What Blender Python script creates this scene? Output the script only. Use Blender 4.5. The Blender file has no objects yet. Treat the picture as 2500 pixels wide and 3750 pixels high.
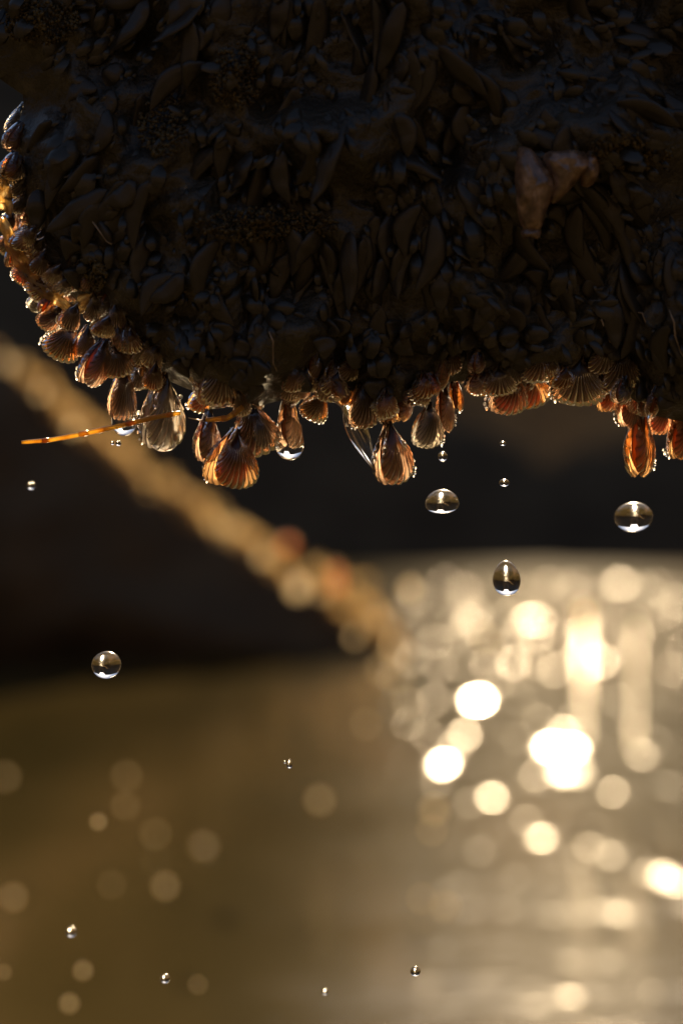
import bpy, bmesh, math, random
import numpy as np
from mathutils import Vector, Matrix, noise
R = math.radians
random.seed(7); rng = np.random.default_rng(7)
SC = bpy.context.scene
COL = SC.collection

# ------------------------------------------------------------------ camera
CAM = Vector((0.0, -0.60, 0.45)); PITCH = R(1.07)
FWD = Vector((0, math.cos(PITCH), -math.sin(PITCH)))
UP = Vector((0, math.sin(PITCH), math.cos(PITCH)))
RIGHT = Vector((1, 0, 0))
FOCUS = 0.60; S = 0.16 / 2500.0                      # metres per photo pixel in the focus plane
cam_d = bpy.data.cameras.new('camera'); cam = bpy.data.objects.new('camera', cam_d)
COL.objects.link(cam); SC.camera = cam
cam.location = CAM; cam.rotation_euler = (R(90) - PITCH, 0, 0)
cam_d.lens = 90; cam_d.sensor_width = 36; cam_d.clip_start = 0.02; cam_d.clip_end = 400
cam_d.dof.use_dof = True; cam_d.dof.focus_distance = FOCUS; cam_d.dof.aperture_fstop = 9.2
cam_d.dof.aperture_blades = 0

def at(px, py, depth=FOCUS):
    k = S * depth / FOCUS
    return CAM + FWD * depth + RIGHT * ((px - 1250) * k) - UP * ((py - 1875) * k)
def on_water(px, py, z=0.0):
    d = FWD * FOCUS + RIGHT * ((px - 1250) * S) - UP * ((py - 1875) * S)
    t = (z - CAM.z) / d.z
    return CAM + d * t

# ------------------------------------------------------------------ world, sun, exposure
SUN_EL, SUN_AZ = R(24.0), R(5.2)
world = bpy.data.worlds.new('World'); SC.world = world; world.use_nodes = True
wn = world.node_tree; wn.nodes.clear()
sky = wn.nodes.new('ShaderNodeTexSky'); sky.sky_type = 'NISHITA'; sky.sun_disc = False
sky.sun_elevation = SUN_EL; sky.sun_rotation = SUN_AZ; sky.dust_density = 1.0; sky.air_density = 0.8; sky.ozone_density = 0.3
bg = wn.nodes.new('ShaderNodeBackground'); bg.inputs['Strength'].default_value = 0.05
wo = wn.nodes.new('ShaderNodeOutputWorld')
wn.links.new(sky.outputs[0], bg.inputs[0]); wn.links.new(bg.outputs[0], wo.inputs[0])
sun_d = bpy.data.lights.new('sun', 'SUN'); sun_d.energy = 5.0; sun_d.angle = R(0.6); sun_d.color = (1.0, 0.74, 0.43)
sun = bpy.data.objects.new('sun', sun_d); COL.objects.link(sun)
SUN_DIR = Vector((math.sin(SUN_AZ)*math.cos(SUN_EL), math.cos(SUN_AZ)*math.cos(SUN_EL), math.sin(SUN_EL)))
sun.rotation_euler = SUN_DIR.to_track_quat('Z', 'Y').to_euler(); sun.location = (0.5, 2, 3)
vs = SC.view_settings; vs.view_transform = 'Standard'; vs.look = 'None'; vs.exposure = 1.25; vs.gamma = 1.0; vs.use_curve_mapping = False
cy = SC.cycles
cy.max_bounces = 14; cy.transparent_max_bounces = 24; cy.transmission_bounces = 12; cy.glossy_bounces = 6; cy.diffuse_bounces = 4
cy.sample_clamp_indirect = 12.0; cy.sample_clamp_direct = 0.0
cy.caustics_reflective = True; cy.caustics_refractive = True; cy.blur_glossy = 0.3
cy.use_adaptive_sampling = False; cy.use_denoising = True

# ------------------------------------------------------------------ materials
def mat(name):
    m = bpy.data.materials.new(name); m.use_nodes = True
    m.node_tree.nodes.clear(); return m, m.node_tree.nodes, m.node_tree.links
def out(N, L, sock):
    o = N.new('ShaderNodeOutputMaterial'); L.new(sock, o.inputs['Surface']); return o
def ramp(N, stops):
    r = N.new('ShaderNodeValToRGB'); e = r.color_ramp.elements
    while len(e) < len(stops): e.new(0.5)
    for q, (p, c) in zip(e, stops): q.position = p; q.color = (*c, 1)
    return r
def tex_noise(N, L, scale, detail=4, rough=0.55, coord='Object'):
    tc = N.new('ShaderNodeTexCoord'); n = N.new('ShaderNodeTexNoise')
    n.inputs['Scale'].default_value = scale; n.inputs['Detail'].default_value = detail; n.inputs['Roughness'].default_value = rough
    L.new(tc.outputs[coord], n.inputs['Vector']); return n

def principled_mat(name, stops, scale, rough=0.5, spec=0.5, bump=0.0, bump_scale=None, coat=0.0, coat_rough=0.15, coord='Object', dist=0.001):
    m, N, L = mat(name)
    n = tex_noise(N, L, scale, coord=coord); r = ramp(N, stops); L.new(n.outputs['Fac'], r.inputs[0])
    p = N.new('ShaderNodeBsdfPrincipled'); L.new(r.outputs[0], p.inputs['Base Color'])
    p.inputs['Roughness'].default_value = rough; p.inputs['Specular IOR Level'].default_value = spec
    p.inputs['Coat Weight'].default_value = coat; p.inputs['Coat Roughness'].default_value = coat_rough
    if bump:
        n2 = tex_noise(N, L, bump_scale or scale*4, 5, coord=coord); b = N.new('ShaderNodeBump')
        b.inputs['Strength'].default_value = bump; b.inputs['Distance'].default_value = dist
        L.new(n2.outputs['Fac'], b.inputs['Height']); L.new(b.outputs[0], p.inputs['Normal'])
    out(N, L, p.outputs[0]); return m

def shell_mat(name, tint, dark, clear=0.25, fwd=0.30, trans=0.30, coat_rough=0.17, edges=(0.16, 0.48, 0.82)):
    """thin wet shell: light passes the valve (clear + forward scatter + translucent), the rest is brown shell, with a film of water"""
    m, N, L = mat(name)
    at_ = N.new('ShaderNodeAttribute'); at_.attribute_name = 'grow'
    nz = tex_noise(N, L, 900.0, 3)
    oi = N.new('ShaderNodeObjectInfo')
    ad = N.new('ShaderNodeMath'); ad.operation = 'MULTIPLY_ADD'; ad.inputs[1].default_value = 0.5; ad.inputs[2].default_value = -0.25
    L.new(nz.outputs['Fac'], ad.inputs[0])
    a2 = N.new('ShaderNodeMath'); a2.operation = 'ADD'; L.new(at_.outputs['Fac'], a2.inputs[0]); L.new(ad.outputs[0], a2.inputs[1])
    r = ramp(N, [(edges[0], dark), (edges[1], tuple(0.5*a+0.5*b for a, b in zip(dark, tint))), (edges[2], tint)])
    L.new(a2.outputs[0], r.inputs[0])
    hv = N.new('ShaderNodeHueSaturation'); L.new(r.outputs[0], hv.inputs['Color'])
    mv = N.new('ShaderNodeMapRange'); mv.inputs['To Min'].default_value = 0.7; mv.inputs['To Max'].default_value = 1.25
    L.new(oi.outputs['Random'], mv.inputs['Value']); L.new(mv.outputs[0], hv.inputs['Value'])
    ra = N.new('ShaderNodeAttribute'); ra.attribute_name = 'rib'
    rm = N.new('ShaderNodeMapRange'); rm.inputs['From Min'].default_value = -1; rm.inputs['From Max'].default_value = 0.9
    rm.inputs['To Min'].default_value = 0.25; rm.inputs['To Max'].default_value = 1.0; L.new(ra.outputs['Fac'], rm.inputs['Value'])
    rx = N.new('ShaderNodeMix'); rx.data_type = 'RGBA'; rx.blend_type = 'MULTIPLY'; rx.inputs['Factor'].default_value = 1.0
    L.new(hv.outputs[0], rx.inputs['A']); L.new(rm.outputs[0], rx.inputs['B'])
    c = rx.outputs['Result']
    d = N.new('ShaderNodeBsdfDiffuse'); L.new(c, d.inputs[0])
    t = N.new('ShaderNodeBsdfTranslucent'); L.new(c, t.inputs[0])
    f = N.new('ShaderNodeBsdfRefraction'); L.new(c, f.inputs[0]); f.inputs['Roughness'].default_value = 0.44; f.inputs['IOR'].default_value = 1.85; bn = N.new('ShaderNodeBump'); bn.inputs['Strength'].default_value = 0.9; bn.inputs['Distance'].default_value = 0.0009; nb_ = tex_noise(N, L, 1400.0, 2); L.new(nb_.outputs['Fac'], bn.inputs['Height']); L.new(bn.outputs[0], f.inputs['Normal'])
    x = N.new('ShaderNodeBsdfTransparent'); L.new(c, x.inputs[0])
    def mix(a, b, fac):
        s = N.new('ShaderNodeMixShader'); s.inputs[0].default_value = fac; L.new(a, s.inputs[1]); L.new(b, s.inputs[2]); return s.outputs[0]
    s = mix(d.outputs[0], t.outputs[0], trans/(trans+max(1e-3, 1-trans-fwd-clear)))
    s = mix(s, f.outputs[0], fwd/(1-clear))
    s = mix(s, x.outputs[0], clear)
    g = N.new('ShaderNodeBsdfGlossy'); g.inputs['Roughness'].default_value = coat_rough; g.inputs[0].default_value = (1, 1, 1, 1)
    fr = N.new('ShaderNodeFresnel'); fr.inputs['IOR'].default_value = 1.4
    ms = N.new('ShaderNodeMixShader'); L.new(fr.outputs[0], ms.inputs[0]); L.new(s, ms.inputs[1]); L.new(g.outputs[0], ms.inputs[2])
    out(N, L, ms.outputs[0]); return m

def water_drop_mat(name, gloss=0.15, col=(1, 1, 1)):
    m, N, L = mat(name)
    f = N.new('ShaderNodeFresnel'); f.inputs['IOR'].default_value = 1.333
    rf = N.new('ShaderNodeBsdfRefraction'); rf.inputs['IOR'].default_value = 1.333; rf.inputs['Roughness'].default_value = 0.0; rf.inputs[0].default_value = (*col, 1)
    g = N.new('ShaderNodeBsdfGlossy'); g.inputs['Roughness'].default_value = gloss; g.inputs[0].default_value = (1, 1, 1, 1)
    ms = N.new('ShaderNodeMixShader'); L.new(f.outputs[0], ms.inputs[0]); L.new(rf.outputs[0], ms.inputs[1]); L.new(g.outputs[0], ms.inputs[2])
    out(N, L, ms.outputs[0]); return m

def spray_mat(name, col, fwd=0.45, clear=0.4, ior=1.05, rough=0.6):
    """milky droplet lit all through, in place of the sun glint of a clear drop"""
    m, N, L = mat(name)
    t = N.new('ShaderNodeBsdfTranslucent'); t.inputs[0].default_value = (*col, 1)
    x = N.new('ShaderNodeBsdfTransparent'); x.inputs[0].default_value = (*col, 1)
    f = N.new('ShaderNodeBsdfRefraction'); f.inputs['IOR'].default_value = ior; f.inputs['Roughness'].default_value = rough; f.inputs[0].default_value = (*col, 1)
    a = N.new('ShaderNodeMixShader'); a.inputs[0].default_value = fwd; L.new(t.outputs[0], a.inputs[1]); L.new(f.outputs[0], a.inputs[2])
    b = N.new('ShaderNodeMixShader'); b.inputs[0].default_value = clear; L.new(a.outputs[0], b.inputs[1]); L.new(x.outputs[0], b.inputs[2])
    g = N.new('ShaderNodeBsdfGlossy'); g.inputs['Roughness'].default_value = 0.35
    fr = N.new('ShaderNodeFresnel'); fr.inputs['IOR'].default_value = 1.333
    ms = N.new('ShaderNodeMixShader'); L.new(fr.outputs[0], ms.inputs[0]); L.new(b.outputs[0], ms.inputs[1]); L.new(g.outputs[0], ms.inputs[2])
    out(N, L, ms.outputs[0]); return m

def leaf_mat(name, stops, scale, trans=0.55, gloss=0.3, clear=0.2):
    m, N, L = mat(name)
    n = tex_noise(N, L, scale); r = ramp(N, stops); L.new(n.outputs['Fac'], r.inputs[0])
    d = N.new('ShaderNodeBsdfDiffuse'); t = N.new('ShaderNodeBsdfTranslucent'); x = N.new('ShaderNodeBsdfTransparent')
    for q in (d, t, x): L.new(r.outputs[0], q.inputs[0])
    a = N.new('ShaderNodeMixShader'); a.inputs[0].default_value = trans; L.new(d.outputs[0], a.inputs[1]); L.new(t.outputs[0], a.inputs[2])
    b = N.new('ShaderNodeMixShader'); b.inputs[0].default_value = clear; L.new(a.outputs[0], b.inputs[1]); L.new(x.outputs[0], b.inputs[2])
    g = N.new('ShaderNodeBsdfGlossy'); g.inputs['Roughness'].default_value = gloss
    fr = N.new('ShaderNodeFresnel'); fr.inputs['IOR'].default_value = 1.38
    ms = N.new('ShaderNodeMixShader'); L.new(fr.outputs[0], ms.inputs[0]); L.new(b.outputs[0], ms.inputs[1]); L.new(g.outputs[0], ms.inputs[2])
    out(N, L, ms.outputs[0]); return m

M = {}
M['rock'] = principled_mat('wet_rock', [(0.3, (0.014, 0.014, 0.011)), (0.55, (0.029, 0.028, 0.020)), (0.75, (0.060, 0.055, 0.034))], 60, 0.45, 0.4, 0.9, 500, 0.3, 0.2, dist=0.0015)
M['far_rock'] = principled_mat('far_rock', [(0.3, (0.070, 0.048, 0.028)), (0.7, (0.13, 0.09, 0.048))], 6, 0.8, 0.1, 0.7, 30, dist=0.02)
M['bank'] = principled_mat('bank_earth', [(0.3, (0.055, 0.040, 0.026)), (0.7, (0.105, 0.076, 0.045))], 2, 0.95, 0.0, 0.6, 8, dist=0.05)
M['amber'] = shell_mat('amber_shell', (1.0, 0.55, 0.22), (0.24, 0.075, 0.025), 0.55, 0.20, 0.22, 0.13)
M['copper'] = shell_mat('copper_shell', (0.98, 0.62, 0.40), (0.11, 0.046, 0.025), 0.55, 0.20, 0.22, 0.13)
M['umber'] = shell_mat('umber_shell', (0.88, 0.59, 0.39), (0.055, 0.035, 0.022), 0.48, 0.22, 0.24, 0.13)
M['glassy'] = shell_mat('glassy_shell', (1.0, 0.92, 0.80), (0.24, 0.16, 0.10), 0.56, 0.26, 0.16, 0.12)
M['mantle'] = shell_mat('mantle_flesh', (0.85, 0.28, 0.05), (0.035, 0.015, 0.009), 0.15, 0.30, 0.40, 0.12, (0.60, 0.85, 1.0))
M['mantle_dark'] = shell_mat('dark_mantle_flesh', (0.30, 0.11, 0.04), (0.03, 0.014, 0.009), 0.08, 0.15, 0.30, 0.14, (0.75, 0.95, 1.1))
M['black_shell'] = principled_mat('black_shell', [(0.3, (0.010, 0.011, 0.010)), (0.7, (0.027, 0.025, 0.020))], 300, 0.42, 0.3, 0.3, 900, 0.3, 0.14, dist=0.0003)
M['pale_shell'] = principled_mat('pale_shell', [(0.3, (0.045, 0.028, 0.019)), (0.5, (0.13, 0.085, 0.055)), (0.75, (0.30, 0.215, 0.16))], 420, 0.3, 0.5, 0.3, 500, 0.5, 0.12, dist=0.0004)
M['weed'] = principled_mat('dark_weed', [(0.3, (0.010, 0.011, 0.009)), (0.6, (0.021, 0.021, 0.016)), (0.8, (0.060, 0.056, 0.036))], 45, 0.4, 0.3, 0.0, coat=0.3, coat_rough=0.14)
M['crust'] = principled_mat('olive_crust', [(0.35, (0.025, 0.020, 0.009)), (0.7, (0.10, 0.08, 0.03))], 400, 0.5, 0.4, 0.5, 900, dist=0.0004)
M['drop'] = water_drop_mat('water_drop', 0.2)
M['film'] = leaf_mat('wet_film', [(0.3, (0.60, 0.38, 0.12)), (0.5, (0.92, 0.70, 0.36)), (0.7, (0.98, 0.9, 0.68))], 420, 0.85, 0.16, 0.3)
M['fringe'] = leaf_mat('weed_fringe', [(0.35, (0.42, 0.27, 0.10)), (0.6, (0.72, 0.52, 0.25)), (0.8, (0.85, 0.72, 0.45))], 9, 0.6, 0.35, 0.15)
M['straw'] = leaf_mat('straw', [(0.3, (0.66, 0.36, 0.05)), (0.7, (0.95, 0.70, 0.20))], 260, 0.75, 0.25, 0.35)
M['thread'] = leaf_mat('byssus', [(0.3, (0.30, 0.24, 0.16)), (0.7, (0.6, 0.5, 0.38))], 300, 0.5, 0.2, 0.1)
M['spray'] = spray_mat('spray', (0.95, 0.85, 0.66))  # whole drop is milky bright in place of its small sun glint
M['glint_white'] = spray_mat('sun_glint_white', (1.0, 0.98, 0.94), 0.55, 0.5, 1.9, 0.5)  # white translucent colour stands in for sun glints on beads and trickles
M['spray_orange'] = spray_mat('spray_orange', (0.92, 0.50, 0.20))

# water surface
m, N, L = mat('sea_water')
n = tex_noise(N, L, 1.0, 3); r = ramp(N, [(0.35, (0.036, 0.028, 0.008)), (0.52, (0.066, 0.048, 0.016)), (0.68, (0.15, 0.098, 0.045))]); L.new(n.outputs['Fac'], r.inputs[0])
mp = N.new('ShaderNodeMapping'); mp.inputs['Scale'].default_value = (2.2, 0.42, 1); L.new(n.inputs['Vector'].links[0].from_socket, mp.inputs['Vector']); L.new(mp.outputs[0], n.inputs['Vector'])
d = N.new('ShaderNodeBsdfDiffuse'); L.new(r.outputs[0], d.inputs[0])
g = N.new('ShaderNodeBsdfGlossy'); g.distribution = 'BECKMANN'; g.inputs['Roughness'].default_value = 0.19
n2 = tex_noise(N, L, 14, 2); b = N.new('ShaderNodeBump'); b.inputs['Strength'].default_value = 0.2; b.inputs['Distance'].default_value = 0.01
L.new(n2.outputs['Fac'], b.inputs['Height']); L.new(b.outputs[0], g.inputs['Normal'])
fr = N.new('ShaderNodeFresnel'); fr.inputs['IOR'].default_value = 1.333
g2 = N.new('ShaderNodeBsdfGlossy'); g2.distribution = 'BECKMANN'; g2.inputs['Roughness'].default_value = 0.34   # capillary ripples too fine to model
gm = N.new('ShaderNodeMixShader'); gm.inputs[0].default_value = 0.0065; L.new(g.outputs[0], gm.inputs[1]); L.new(g2.outputs[0], gm.inputs[2])
ms = N.new('ShaderNodeMixShader'); L.new(fr.outputs[0], ms.inputs[0]); L.new(d.outputs[0], ms.inputs[1]); L.new(gm.outputs[0], ms.inputs[2])
out(N, L, ms.outputs[0]); M['water'] = m
m, N, L = mat('stream_water')
g = N.new('ShaderNodeBsdfGlossy'); g.inputs['Roughness'].default_value = 0.45
f = N.new('ShaderNodeBsdfRefraction'); f.inputs['IOR'].default_value = 1.08; f.inputs['Roughness'].default_value = 0.45; f.inputs[0].default_value = (1, .95, .85, 1)
ms = N.new('ShaderNodeMixShader'); ms.inputs[0].default_value = 0.3; L.new(f.outputs[0], ms.inputs[1]); L.new(g.outputs[0], ms.inputs[2])
out(N, L, ms.outputs[0]); M['stream'] = m

# ------------------------------------------------------------------ object helpers
def mesh_from(name, verts, faces, material, smooth=True, attr=None, rib=None):
    me = bpy.data.meshes.new(name)
    me.from_pydata([tuple(v) for v in verts], [], [tuple(int(i) for i in f) for f in faces])
    if smooth: me.polygons.foreach_set('use_smooth', [True]*len(me.polygons))
    if material: me.materials.append(material)
    if attr is not None:
        a = me.attributes.new('grow', 'FLOAT', 'POINT'); a.data.foreach_set('value', np.asarray(attr, dtype=np.float32))
    if rib is not None:
        a = me.attributes.new('rib', 'FLOAT', 'POINT'); a.data.foreach_set('value', np.asarray(rib, dtype=np.float32))
    me.update(); return me
def link(name, me, parent=None, loc=None):
    o = bpy.data.objects.new(name, me); COL.objects.link(o)
    if parent: o.parent = parent
    if loc is not None: o.location = loc
    return o
def tag(o, label=None, cat=None, group=None, kind=None):
    for k, v in (('label', label), ('category', cat), ('group', group), ('kind', kind)):
        if v: o[k] = v
    return o
def empty(name, mtx, label, cat, group=None):
    o = bpy.data.objects.new(name, None); o.empty_display_size = 0.003; COL.objects.link(o); o.matrix_world = mtx
    return tag(o, label, cat, group)
def grid_faces(nu, nv, wrap_v=False):
    f = []
    for i in range(nu-1):
        for j in range(nv if wrap_v else nv-1):
            j2 = (j+1) % nv
            f.append((i*nv+j, i*nv+j2, (i+1)*nv+j2, (i+1)*nv+j))
    return f
def tube(path, radii, sides=10, squash=1.0):
    path = [Vector(q) for q in path]; V = []; n_ = len(path)
    for i, q in enumerate(path):
        t = (path[min(i+1, n_-1)] - path[max(i-1, 0)]).normalized()
        a = t.cross(Vector((0, 1, 0)));
        if a.length < 1e-4: a = t.cross(Vector((1, 0, 0)))
        a.normalize(); b_ = t.cross(a).normalized()
        for k in range(sides):
            an = 2*math.pi*k/sides
            V.append(q + (a*math.cos(an)*squash + b_*math.sin(an))*radii[i])
    F = grid_faces(n_, sides, True)
    V.append(path[0]); V.append(path[-1]); c0, c1 = len(V)-2, len(V)-1
    for k in range(sides):
        F.append((c0, (k+1) % sides, k)); F.append((c1, (n_-1)*sides+k, (n_-1)*sides+(k+1) % sides))
    return V, F
def lathe(profile, sides=40, wob=0.0, seed=0):
    """profile: list of (r, z) from top to bottom, first and last r are 0"""
    V = [(0, 0, profile[0][1])]
    for r_, z in profile[1:-1]:
        for k in range(sides):
            an = 2*math.pi*k/sides; q = r_*(1 + wob*math.sin(2*an+seed+z*3))
            V.append((q*math.cos(an), q*math.sin(an), z))
    V.append((0, 0, profile[-1][1])); nr = len(profile)-2; F = []
    for k in range(sides):
        k2 = (k+1) % sides
        F.append((0, 1+k, 1+k2)); F.append((len(V)-1, 1+(nr-1)*sides+k2, 1+(nr-1)*sides+k))
        for i in range(nr-1):
            F.append((1+i*sides+k, 1+(i+1)*sides+k, 1+(i+1)*sides+k2, 1+i*sides+k2))
    return V, F

# ------------------------------------------------------------------ setting: water
NX, NY = 520, 420
ys = np.concatenate([[-40, -8, 0.2, 0.8], np.linspace(1.05, 12.5, NY) ** 1.0, [14, 20, 60]])
ks = np.concatenate([[-60, -8], np.linspace(-1, 1, NX), [8, 60]])
Y, K = np.meshgrid(ys, ks, indexing='ij')
half = np.clip(0.15*(np.abs(Y)+0.6), 0.3, 4.0)
X = K*half
Z = np.zeros_like(X)
for i in range(46):
    lam = 0.10*(1.0 + 9*rng.random()**2.2); k = 2*math.pi/lam; th = rng.normal(R(90), R(38))
    amp = 0.0036*lam*rng.uniform(0.4, 1.0)/3.2
    Z += amp*np.sin(k*(X*math.cos(th)+Y*math.sin(th)) + rng.uniform(0, 6.28))
env = np.where((np.abs(K) <= 1) & (Y > 1.0) & (Y < 12.6), np.clip(0.1+Y/7, 0.3, 1.2), 0.0); Z *= env
# wave crests that tip towards the sun: (photo x, photo y, size in photo pixels, how fully they face it)
GLINTS = [(1750,2565,26,60),(1620,2800,24,40),(2025,2740,28,80),(2045,2830,24,60),(2350,2765,22,22),(1980,3070,22,22),(2440,3220,32,70),(2310,3160,24,20),
          (2110,2640,22,14),(1800,2915,20,16),(1700,2690,18,9),(1590,2570,14,9),(1560,2690,13,7),(1480,2790,12,5),(2250,2900,16,6),(2130,3150,18,12),
          (1720,2940,18,8),(1560,3060,11,3),(1760,3120,16,4),(2180,3040,16,7),(2380,3010,14,5),(1900,2560,14,5),(1880,2430,14,3.5),(1770,2350,14,3),(2200,2430,13,4),
          (1850,2260,13,2.5),(1680,2430,13,2.5),(1590,2350,12,1.8),(2450,2450,15,4),(2420,2610,15,5),(2260,2560,14,5),(1970,2640,16,8),(2450,2880,15,5),
          (2090,3320,16,3.5),(2270,3330,15,4),(1580,2965,11,5),(1630,3330,10,6),(2065,3560,10,6),(2085,3595,9,5),(2480,3520,18,9),(2380,3420,14,2.5),
          (1500,3290,10,2.5),(2130,3480,14,2),(1850,3330,18,1.6),(1700,3420,20,1.2),(1560,3620,20,1.0),(2250,3680,20,1.2),(1900,3640,18,1.3),(2050,2400,14,2.2),
          (1440,2480,12,1.5),(1450,2590,12,1.6),(2340,2380,14,2.5),(1990,2850,24,50),(2100,2740,20,30),(2160,3110,22,25),(2235,3130,22,25),(2375,3190,24,40),(1930,3000,18,25),(1805,2600,20,40),(1660,2740,18,30),(1690,2590,14,5),(2410,2720,16,20),(2490,3300,26,50),(2120,2830,20,30),(2060,2680,20,25),(1600,2860,16,25),(1960,2330,13,2),(2200,2740,16,6),(1900,2800,16,7),(1860,3000,16,6),(2050,2980,16,6),(2330,2660,14,6)]
ALPHA = 0.19**2
gr = random.Random(21)
GLINTS = [(a_, b_, c_*(1.2 if d_ > 19 else 1.0), d_*2.4 if d_ > 19 else min(300, d_*22)) for a_, b_, c_, d_ in GLINTS]
MAIN = sorted(GLINTS, key=lambda q: q[3]); GLINTS = []; tries = 0
while len(GLINTS) < 340 and tries < 20000:
    tries += 1
    gx, gy = gr.uniform(1400, 2560), 2130+1000*gr.random()**1.1 if gr.random() < .8 else gr.uniform(3000, 3760)
    if gx < 1390+0.12*abs(gy-2650)+130*gr.random()**2: continue
    if 2200 < gy < 2730 and (abs(gx-2136) < 45 or abs(gx-2324) < 45): continue
    if any(math.hypot(gx-q[0], gy-q[1]) < 2.4*q[2]+20 for q in MAIN) or any(math.hypot(gx-q[0], gy-q[1]) < 24 for q in GLINTS): continue
    if gy < 3000: GLINTS.append((gx, gy, gr.uniform(8, 12.5), gr.choice([20, 32, 50, 80, 130, 200, 260])*min(1.0, max(0.12, (gy-2080)/420))))
    elif gr.random() < .5: GLINTS.append((gx, gy, gr.uniform(8, 13), gr.uniform(30.0, 180.0)))
GLINTS += MAIN
# two lines of ripples running towards the sun light up as streaks
GLINTS += [(2136+3*math.sin(i), 2262+30*i, 14, 320 if i > 1 else 120) for i in range(16)]
GLINTS += [(2324+3*math.cos(i), 2290+31*i, 12, 230) for i in range(14)]
for gx, gy, sz, lum in GLINTS:
    p0 = on_water(gx, gy); d = (p0 - CAM).length
    v = (CAM - p0).normalized(); h = (v + SUN_DIR).normalized()
    gxs, gys = -h.x/h.z, -h.y/h.z; gl = math.hypot(gxs, gys)
    f_ = max(0.0, 1 - ALPHA*math.sqrt(math.log(max(1.0, 350.0/lum)))/gl)
    px = S*d/FOCUS                                   # metres per photo pixel there
    sx = 1.4*sz*px; sy = sz*px/(0.10 - (p0-CAM).normalized().z)   # crests are wider than long
    dx, dy = X-p0.x, Y-p0.y
    w = np.exp(-(dx*dx/(2*sx*sx) + dy*dy/(2*sy*sy)))
    Z = Z*(1-0.95*w) + f_*(gxs*dx + gys*dy)*w
vv = np.stack([X.ravel(), Y.ravel(), Z.ravel()], 1)
water = link('water', mesh_from('water', vv, grid_faces(len(ys), len(ks)), M['water']))
tag(water, 'olive brown rippled water with sun glitter towards the far bank', 'water', kind='structure')

# ------------------------------------------------------------------ setting: the shaded far bank
# low towards the sun; higher sides and unseen back added to block sky reflections
def sstep(x, a, b):
    t = max(0.0, min(1.0, (x-a)/(b-a))); return t*t*(3-2*t)
azs = np.concatenate([np.linspace(-180, -20, 70, endpoint=False), np.linspace(-20, 20, 260), np.linspace(20, 180, 70, endpoint=False)[1:]])
rad = [0, .3, .6, .9, 1.4, 2.3, 3.8, 5.8, 7.8, 9.8, 11.8, 13.8, 15.8, 17.8, 19.8, 22, 26, 36]
V = []
for i, dr in enumerate(rad):
    for az in azs:
        a_ = R(az); open_ = 1 - sstep(abs(az-5.5), 3.5, 8.5)
        r0 = 11.8 - 5.0*sstep(abs(az), 18, 70)
        cx_, sx_ = math.cos(a_), math.sin(a_)
        n1 = Vector((sx_*14, cx_*14, 0))
        lip = 0.74 + 0.10*noise.noise(n1*1.3) + 0.05*noise.noise(n1*5) + 0.6*(1-open_)
        slope = 0.41*open_ + 0.64*(1-open_)
        if dr < 1.4: z = -0.2 + (lip+0.2)*math.sin(min(1, dr/1.4)*math.pi/2)
        else:
            z = lip + (min(dr, 19.8)-1.4)*slope - max(0, dr-19.8)*0.1
            z += min(1.0, (dr-1.4)/4)*(0.30*noise.noise(n1*.6+Vector((0, 0, dr*.4))) + 0.16*noise.noise(n1*2.1+Vector((0, 0, dr))))
        r_ = r0 + dr + 0.25*noise.noise(n1*0.9+Vector((0, 0, i*.4)))
        V.append((r_*sx_, -0.6 + r_*cx_, z + 0.04*noise.noise(n1*6+Vector((0, 0, i*1.3)))))
bank = link('bank', mesh_from('bank', V, grid_faces(len(rad), len(azs), True), M['bank']))
tag(bank, 'dark shaded shore bank rising beyond the water', 'bank', kind='structure')

# ------------------------------------------------------------------ rock bodies: a pillow grown from an outline
def pillow(outline, origin, ex, ez, cell, front, back, rough_amp, rough_scale, seed):
    """outline in metres in a plane (ex, ez); the front bulges towards the camera, the back away from it"""
    P = np.array(outline); Q = np.roll(P, -1, 0)
    def nearest(p):
        d = Q-P; t = np.clip(((p-P)*d).sum(1)/np.maximum((d*d).sum(1), 1e-12), 0, 1)
        c = P+d*t[:, None]; r_ = np.hypot(*(c-p).T); i = r_.argmin(); return r_[i], c[i]
    def inside(p):
        x, y = p; c = False
        for (x0, y0), (x1, y1) in zip(P, Q):
            if (y0 > y) != (y1 > y) and x < (x1-x0)*(y-y0)/(y1-y0)+x0: c = not c
        return c
    lo, hi = P.min(0)-cell, P.max(0)+cell
    nx, nz = int((hi[0]-lo[0])/cell)+2, int((hi[1]-lo[1])/cell)+2
    pos = {}; 
    for i in range(nx):
        for j in range(nz):
            p = lo+np.array([i, j])*cell; d, c = nearest(p)
            if inside(p):
                pos[i, j] = (c, 0.0) if d < cell*0.35 else (p, d)
            elif d < cell*0.95: pos[i, j] = (c, 0.0)
    V = []; idx = {}; F = []
    for key, (p, d) in pos.items():
        for side in (0, 1):
            if d == 0.0 and side == 1: idx[key, 1] = idx[key, 0]; continue
            y = -front(d, p) if side == 0 else back(d, p)
            q = Vector((p[0], y*1.0, p[1]))
            s3 = Vector((p[0]*rough_scale+seed, y*rough_scale, p[1]*rough_scale))
            a = rough_amp*min(1.0, 0.25+d/(6*cell))
            q.y += a*(noise.fractal(s3, 0.8, 2.1, 5))
            q.x += 0.35*a*noise.noise(s3+Vector((9, 0, 0))); q.z += 0.35*a*noise.noise(s3+Vector((0, 0, 9)))
            idx[key, side] = len(V); V.append(origin + ex*q.x + Vector((0, 1, 0))*q.y + ez*q.z)
    for (i, j) in pos:
        c = [(i, j), (i+1, j), (i+1, j+1), (i, j+1)]
        if all(k in pos for k in c) and not all(pos[k][1] == 0.0 for k in c):
            F.append([idx[k, 0] for k in c])
            F.append([idx[k, 1] for k in reversed(c)])
    return V, F

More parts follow.
